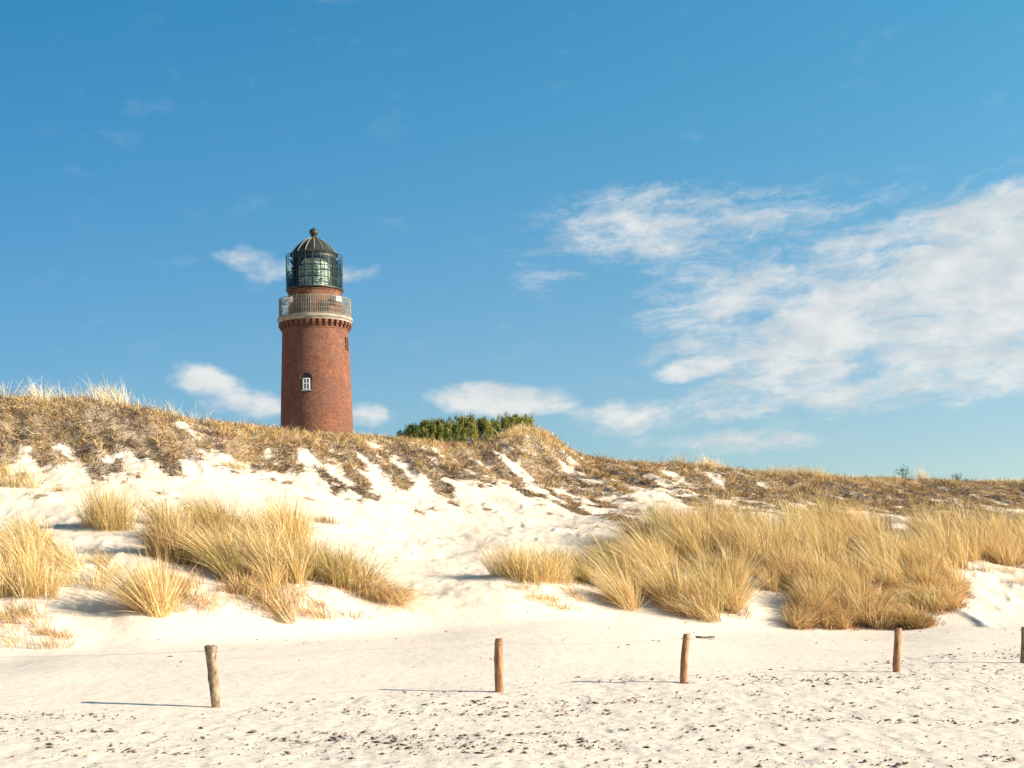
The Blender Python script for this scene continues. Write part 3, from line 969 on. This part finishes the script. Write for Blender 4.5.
# ------------------------------------------------------------------ pines behind the ridge and saplings
def pine(px, py_top, py_base, width_px, seed, label, name='pine_shrub', cat='shrub', tone=0.5, group='low pines behind the ridge', back=1.5, dens=1.0, ydist=None):
    rng = np.random.default_rng(seed)
    yc = float(np.interp(px, PX, CREST_Y)) + back if ydist is None else ydist
    x = (px - 512) / F * yc
    zg = float(height(x, yc))
    ztop = EYE + (HY - py_top) / F * yc
    H = ztop - zg - (0.36 if group.startswith('low') else 0.25)
    Wd = width_px / F * yc / 2
    root = empty(name, (x, yc, zg))
    tag(root, label, cat, group)
    tr = MB()
    sway = rng.normal(0, .03, 2)
    tr.tube([(0, 0, -.1), (sway[0] * H, sway[1] * H, H * .4), (0, 0, H * .93)], [.05 + .02 * H, .03 + .01 * H, .008], 7)
    tips = []
    nb = int((9 + 9 * H) * (0.6 + 0.4 * dens))
    for k in range(nb):
        t = 0.01 + 0.95 * (k + rng.random()) / nb
        a = k * 2.4 + rng.uniform(-.4, .4)
        ln = Wd * (1.0 - 0.62 * t ** 1.6) * rng.uniform(.6, 1.12)
        z0 = t * H * 0.9
        p0 = Vector((0, 0, z0)); rise = ln * rng.uniform(.15, .6)
        p2 = Vector((ln * math.cos(a), ln * math.sin(a), z0 + rise))
        p1 = p0.lerp(p2, .55) + Vector((0, 0, -.12 * ln))
        tr.tube([tuple(p0), tuple(p1), tuple(p2)], [.018, .012, .006], 5)
        for s in (0.45, 0.7, 1.0):
            q = p1.lerp(p2, (s - .45) / .55)
            tips.append((q.x, q.y, q.z))
            # upright candles
            up = rng.uniform(.08, .3)
            tips.append((q.x + rng.normal(0, .04), q.y + rng.normal(0, .04), q.z + up))
    for j in range(5): tips.append((rng.normal(0, .03), rng.normal(0, .03), H * (.78 + .055 * j)))
    tr.build('trunk', M_BARK, root)
    tips = np.array(tips)
    nn = int(46 * dens)
    n = len(tips) * nn
    P = np.repeat(tips, nn, 0) + rng.normal(0, .045, (n, 3)) * np.array([1, 1, 1.6])
    D = rng.normal(0, .6, (n, 3)); D[:, 2] += .75
    D /= np.linalg.norm(D, axis=1)[:, None]
    gcol = np.array([[0.05, 0.085, 0.035], [0.11, 0.15, 0.045], [0.24, 0.24, 0.06], [0.42, 0.35, 0.10]])
    w = np.array([1 - tone, .8, tone, tone * 1.1 * (tone > .3)]); w /= w.sum()
    ctip = rng.choice(4, len(tips), p=w)
    ci = np.repeat(ctip, nn); alt = rng.random(n) < .35; ci[alt] = rng.choice(4, alt.sum(), p=w)
    colr = gcol[ci] * rng.uniform(.75, 1.25, (n, 1))
    L = rng.uniform(.09, .19, n)
    v, f, c = blades(P, D, L, np.zeros((n, 3)), rng.uniform(.014, .026, n), colr, rng, 3)
    np_mesh('crown', v, f, M_LEAF, root, attrs={'col': ('FLOAT_COLOR', c)})
    return root


PINES = [
    (411, 425, 26, .15, 'smallest dark pine shrub at the left end of the row'),
    (423, 418, 24, .35, 'second pine shrub from the left with one pointed tip'),
    (437, 416, 26, .35, 'dark green pine shrub with candle tips between two lower ones, left part of the row'),
    (449, 421, 22, .25, 'low dark pine shrub just left of the tallest one'),
    (460, 413, 28, .65, 'tallest pine shrub with a dark tip above yellow green growth'),
    (475, 415, 28, .8, 'yellow green pine shrub right beside the tallest one'),
    (489, 419, 28, .7, 'low olive coloured pine shrub in the middle right of the row'),
    (501, 414, 24, .5, 'twin tipped pine shrub near the right end of the row'),
    (513, 417, 24, .55, 'last pine shrub on the right, half sunk in the ridge grass'),
]
for k, (px, pt, wd, tone, lab) in enumerate(PINES):
    yd = float(np.interp(px, PX, CREST_Y)) + (1.2 if px < 470 else 2.2)
    pine(412 + (px - 411) * 1.1, pt, 440, wd * 1.12, 900 + k, lab, tone=min(.9, tone + .15), ydist=yd)
pine(903, 465, 478, 19, 950, 'small dark sapling with spread twigs against the sky on the right ridge', 'sapling', 'sapling', .05, 'dark saplings on the ridge', .2, .10)
pine(957, 474, 482, 14, 951, 'tiniest dark sapling on the ridge, nearest the right picture edge', 'sapling', 'sapling', .05, 'dark saplings on the ridge', .2, .10)


# ------------------------------------------------------------------ lighthouse
def lighthouse():
    D = 140.0
    m = D / F                                  # metres per pixel at the tower
    zp = lambda py: EYE + (HY - py) * m
    X0 = (317 - 512) * m + 0.22
    zb = float(height(X0, D)) - 0.3
    root = empty('lighthouse', (X0, D, zb)); root.rotation_euler.y = R(-0.95)
    tag(root, 'round red brick lighthouse with gallery and glazed lantern rising behind the dune', 'lighthouse')
    Z = lambda py: EYE + (HY - py) * (D - 1.8 * min(1, max(0, (py - 250) / 36))) / F - zb   # rims face the viewer
    # shaft
    r_bot, r_top = 3.78, 3.07
    prof = [(r_bot + .25, 0), (r_bot + .25, 1.2), (r_bot, 1.35)]
    for k in range(13):
        t = k / 12
        prof.append((r_bot + (r_top - r_bot) * t, 1.35 + (Z(329) - 1.35) * t))
    prof += [(r_top + .06, Z(329) + .02), (r_top + .06, Z(327.6)), (r_top, Z(327.4)), (r_top, Z(321))]
    MB().lathe(prof, 96).build('tower_shaft', M_BRICK, root, True)
    # corbels under the gallery
    nC = 36
    cb = MB().box((0, 0, 0), (.34, .30, .30)).box((-.06, 0, -.25), (.22, .24, .22))
    first = None
    for k in range(nC):
        a = 2 * math.pi * (k + .5) / nC
        if first is None:
            first = o = cb.build('corbel', M_BRICK, root)
        else:
            o = first.copy(); COL.objects.link(o); o.parent = root
        o.location = ((r_top + .15) * math.cos(a), (r_top + .15) * math.sin(a), Z(322.8)); o.rotation_euler.z = a
    # cornice and gallery floor
    MB().lathe([(r_top - .2, Z(321)), (3.34, Z(321)), (3.36, Z(319.8)), (3.40, Z(319.0)), (3.50, Z(318.4)), (3.50, Z(316.2)), (3.42, Z(315.6)), (2.4, Z(315.6)), (2.4, Z(319))], 96).build('cornice', M_STONE, root, True)
    # drum
    MB().lathe([(2.46, Z(315.7)), (2.44, Z(290)), (2.52, Z(289.6)), (2.52, Z(288.6)), (2.40, Z(288.4)), (0.0, Z(288.3))], 72).build('drum', M_BRICK, root, True)
    # railing
    rl = MB()
    rr = 3.32
    for zz, th in ((Z(297.3), .035), (Z(301), .02), (Z(305), .02), (Z(309.5), .02), (Z(314.2), .025)):
        pts = [(rr * math.cos(q), rr * math.sin(q), zz) for q in np.linspace(0, 2 * math.pi, 73)]
        rl.tube(pts, th, 6, cap=False)
    for k in range(128):
        a = 2 * math.pi * k / 128
        th = .035 if k % 8 == 0 else .024
        rl.tube([(rr * math.cos(a), rr * math.sin(a), Z(315.7)), (rr * math.cos(a), rr * math.sin(a), Z(297.2 if k % 8 else 296.6))], th, 5)
    rl.build('railing', M_RAIL, root)
    # white boards and boxes on the gallery
    def onring(px, r): 
        s = (px - 317) * m / r
        return math.asin(max(-1, min(1, s)))
    a = onring(293.5, 3.05); MB().box((3.0 * math.sin(a), -3.0 * math.cos(a), Z(300)), (1.1, .08, .42), a).build('notice_board', M_WHITE, root)
    a = onring(342, 2.95); MB().box((2.85 * math.sin(a), -2.85 * math.cos(a), Z(299.5)), (.75, .5, .5), a).build('equipment_box', M_WHITE, root)
    a = onring(330, 2.55)
    v = MB()
    for k in range(6): v.box((2.50 * math.sin(a), -2.50 * math.cos(a), Z(311) + k * .16), (.95, .10, .07), a)
    v.build('vent_grille', M_DARK, root)
    # gallery door
    a = onring(312, 2.5)
    MB().box((2.46 * math.sin(a), -2.46 * math.cos(a), Z(307)), (.75, .10, 1.6), a).build('gallery_door', M_METAL, root)
    # lantern sill plate
    MB().lathe([(2.1, Z(288.5)), (2.55, Z(288.3)), (2.68, Z(287.6)), (2.68, Z(286.6)), (2.3, Z(286.2)), (0, Z(286.2))], 48).build('lantern_base', M_METAL, root, True)
    # outer cage
    cage = MB()
    rc = 2.62
    for zz in (Z(287.2), Z(272.5), Z(256.2)):
        cage.tube([(rc * math.cos(q), rc * math.sin(q), zz) for q in np.linspace(0, 2 * math.pi, 65)], .035, 6, cap=False)
    for k in range(24):
        q = 2 * math.pi * (k + .3) / 24
        cage.tube([(rc * math.cos(q), rc * math.sin(q), Z(287.6)), (rc * math.cos(q), rc * math.sin(q), Z(255.4))], .020, 6)
    # stays to the dome eaves
    for k in range(12):
        q = 2 * math.pi * (k + .3) / 12
        cage.tube([(rc * math.cos(q), rc * math.sin(q), Z(256.2)), (2.05 * math.cos(q), 2.05 * math.sin(q), Z(256.0))], .022, 5)
    cg = cage.build('outer_cage', M_METAL, root)
    MB().lathe([(rc - .03, Z(286.8)), (rc - .03, Z(256.6))], 48).build('pane', M_CAGE_GLASS, cg, True)
    # inner lantern
    MB().lathe([(1.98, Z(286.4)), (1.98, Z(255.5))], 48).build('lantern_glass', M_GLASS, root, True)
    fr = MB()
    for k in range(16):
        q = 2 * math.pi * (k + .1) / 16
        fr.box((2.0 * math.cos(q), 2.0 * math.sin(q), (Z(286.4) + Z(255.5)) / 2), (.06, .05, Z(255.5) - Z(286.4)), q)
    for zz in (Z(286.0), Z(277), Z(266.5), Z(256.5)):
        fr.lathe([(1.95, zz - .04), (2.06, zz - .04), (2.06, zz + .04), (1.95, zz + .04)], 48, close=True)
    fr.lathe([(1.3, Z(258)), (2.03, Z(258)), (2.03, Z(255.4)), (1.3, Z(255.4))], 48, close=True)
    fr.build('lantern_frame', M_METAL, root)
    # lens
    lp = []
    zs0, zs1 = Z(285.5), Z(258.5)
    for k in range(37):
        t = k / 36
        r = 1.40 * (1 - .35 * abs(2 * t - 1) ** 2.2) + (.07 if k % 2 else 0)
        lp.append((r, zs0 + (zs1 - zs0) * t))
    MB().lathe([(0, zs0)] + lp + [(0, zs1)], 32).build('lens', M_LENS, root)
    bp = MB()
    for k in range(8):
        q = 2 * math.pi * k / 8
        bp.tube([(1.55 * math.cos(q), 1.55 * math.sin(q), zs0), (1.55 * math.cos(q), 1.55 * math.sin(q), zs1)], .04, 5)
    bp.build('lens_mount', M_METAL, root)
    # dome
    dome = [(2.22, Z(255.4)), (2.26, Z(254.8)), (2.14, Z(253.8)), (1.94, Z(251.4)), (1.68, Z(248)), (1.36, Z(244.8)), (1.00, Z(241.8)), (.66, Z(239.6)), (.40, Z(238.4)), (.30, Z(238))]
    dm = MB().lathe(dome + [(0, Z(238))], 48).build('dome_roof', M_METAL, root, True)
    first = None
    for k in range(16):
        q = 2 * math.pi * (k + .35) / 16
        if first is None:
            first = rb = MB().tube([(r + .015, 0, z) for r, z in dome[2:-1]], .045, 6).build('rib', M_RIB, dm)
        else:
            rb = first.copy(); COL.objects.link(rb); rb.parent = dm
        rb.rotation_euler.z = q
    MB().lathe([(.30, Z(238.2)), (.34, Z(237.4)), (.26, Z(236.6)), (.24, Z(235.6)), (.33, Z(235.0)), (.40, Z(233.6)), (.42, Z(232)), (.36, Z(230.2)), (.22, Z(229)), (.10, Z(228.4)), (.05, Z(227.4)), (.0, Z(227.2))], 24).build('finial', M_METAL, root, True)
    # windows
    def wall_r(z): return r_bot + (r_top - r_bot) * (z - 1.35) / (Z(329) - 1.35)
    zc = Z(385.5); r = wall_r(zc)
    a = onring(312, r)
    win = empty('window', (r * math.sin(a), -r * math.cos(a), zc)); win.parent = root; win.rotation_euler.z = a
    w, h = .66, 1.10
    rec = MB()
    pts = [(-w / 2, -h / 2), (w / 2, -h / 2), (w / 2, h / 2 - .1)] + [(w / 2 * math.cos(t), h / 2 - .1 + .36 * math.sin(t)) for t in np.linspace(.2, math.pi - .2, 9)] + [(-w / 2, h / 2 - .1)]
    pts = [(x * 1.45, z * 1.3 - .05) for x, z in pts]
    b = len(pts)
    rec.v = [(x, -.03, z) for x, z in pts] + [(x, .3, z) for x, z in pts]
    rec.f = [list(range(b))] + [[i, i + b, (i + 1) % b + b, (i + 1) % b] for i in range(b)]
    rec.build('recess', M_DARK, win)
    MB().box((0, -.045, -.06), (w - .04, .02, h - .12)).build('pane', M_PANE, win)
    arch = MB()
    for t in np.linspace(0.05, math.pi - .05, 11):
        c = (.60 * math.cos(t), -.02, h / 2 - .08 + .60 * math.sin(t))
        arch.box((c[0], c[1], c[2]), (.15, .12, .15), 0)
    arch.build('brick_arch', M_BRICK, win)
    fm = MB()
    for sx in (-1, 1): fm.box((sx * (w / 2 - .05), -.07, -.06), (.10, .08, h - .1))
    for zz in (-h / 2 + .04, .02, h / 2 - .1): fm.box((0, -.073, zz), (w - .02, .08, .09))
    fm.box((0, -.071, -.06), (.08, .082, h - .1))
    fm.build('frame', M_WHITE, win)
    sl = MB().box((0, -.12, -h / 2 - .09), (w + .2, .28, .1)); sl.build('sill', M_STONE, win)
    for (px, py, hh) in ((349.0, 343.5, 1.1),):
        zc = Z(py); r = wall_r(zc); a = onring(px, r)
        mb = MB().box((0, 0, 0), (.42, .12, hh))
        o = mb.build('slit_window', M_DARK, root); o.location = (r * math.sin(a), -r * math.cos(a), zc); o.rotation_euler.z = a
        fr2 = MB().box((-.25, -.02, 0), (.07, .14, hh + .1)).box((.25, -.02, 0), (.07, .14, hh + .1)).box((0, -.02, hh / 2 + .09), (.58, .14, .10))
        fr2.build('frame', M_BRICK, o)
    return root


lighthouse()

S.render.engine = 'CYCLES'
S.cycles.max_bounces = 6
S.cycles.transparent_max_bounces = 12
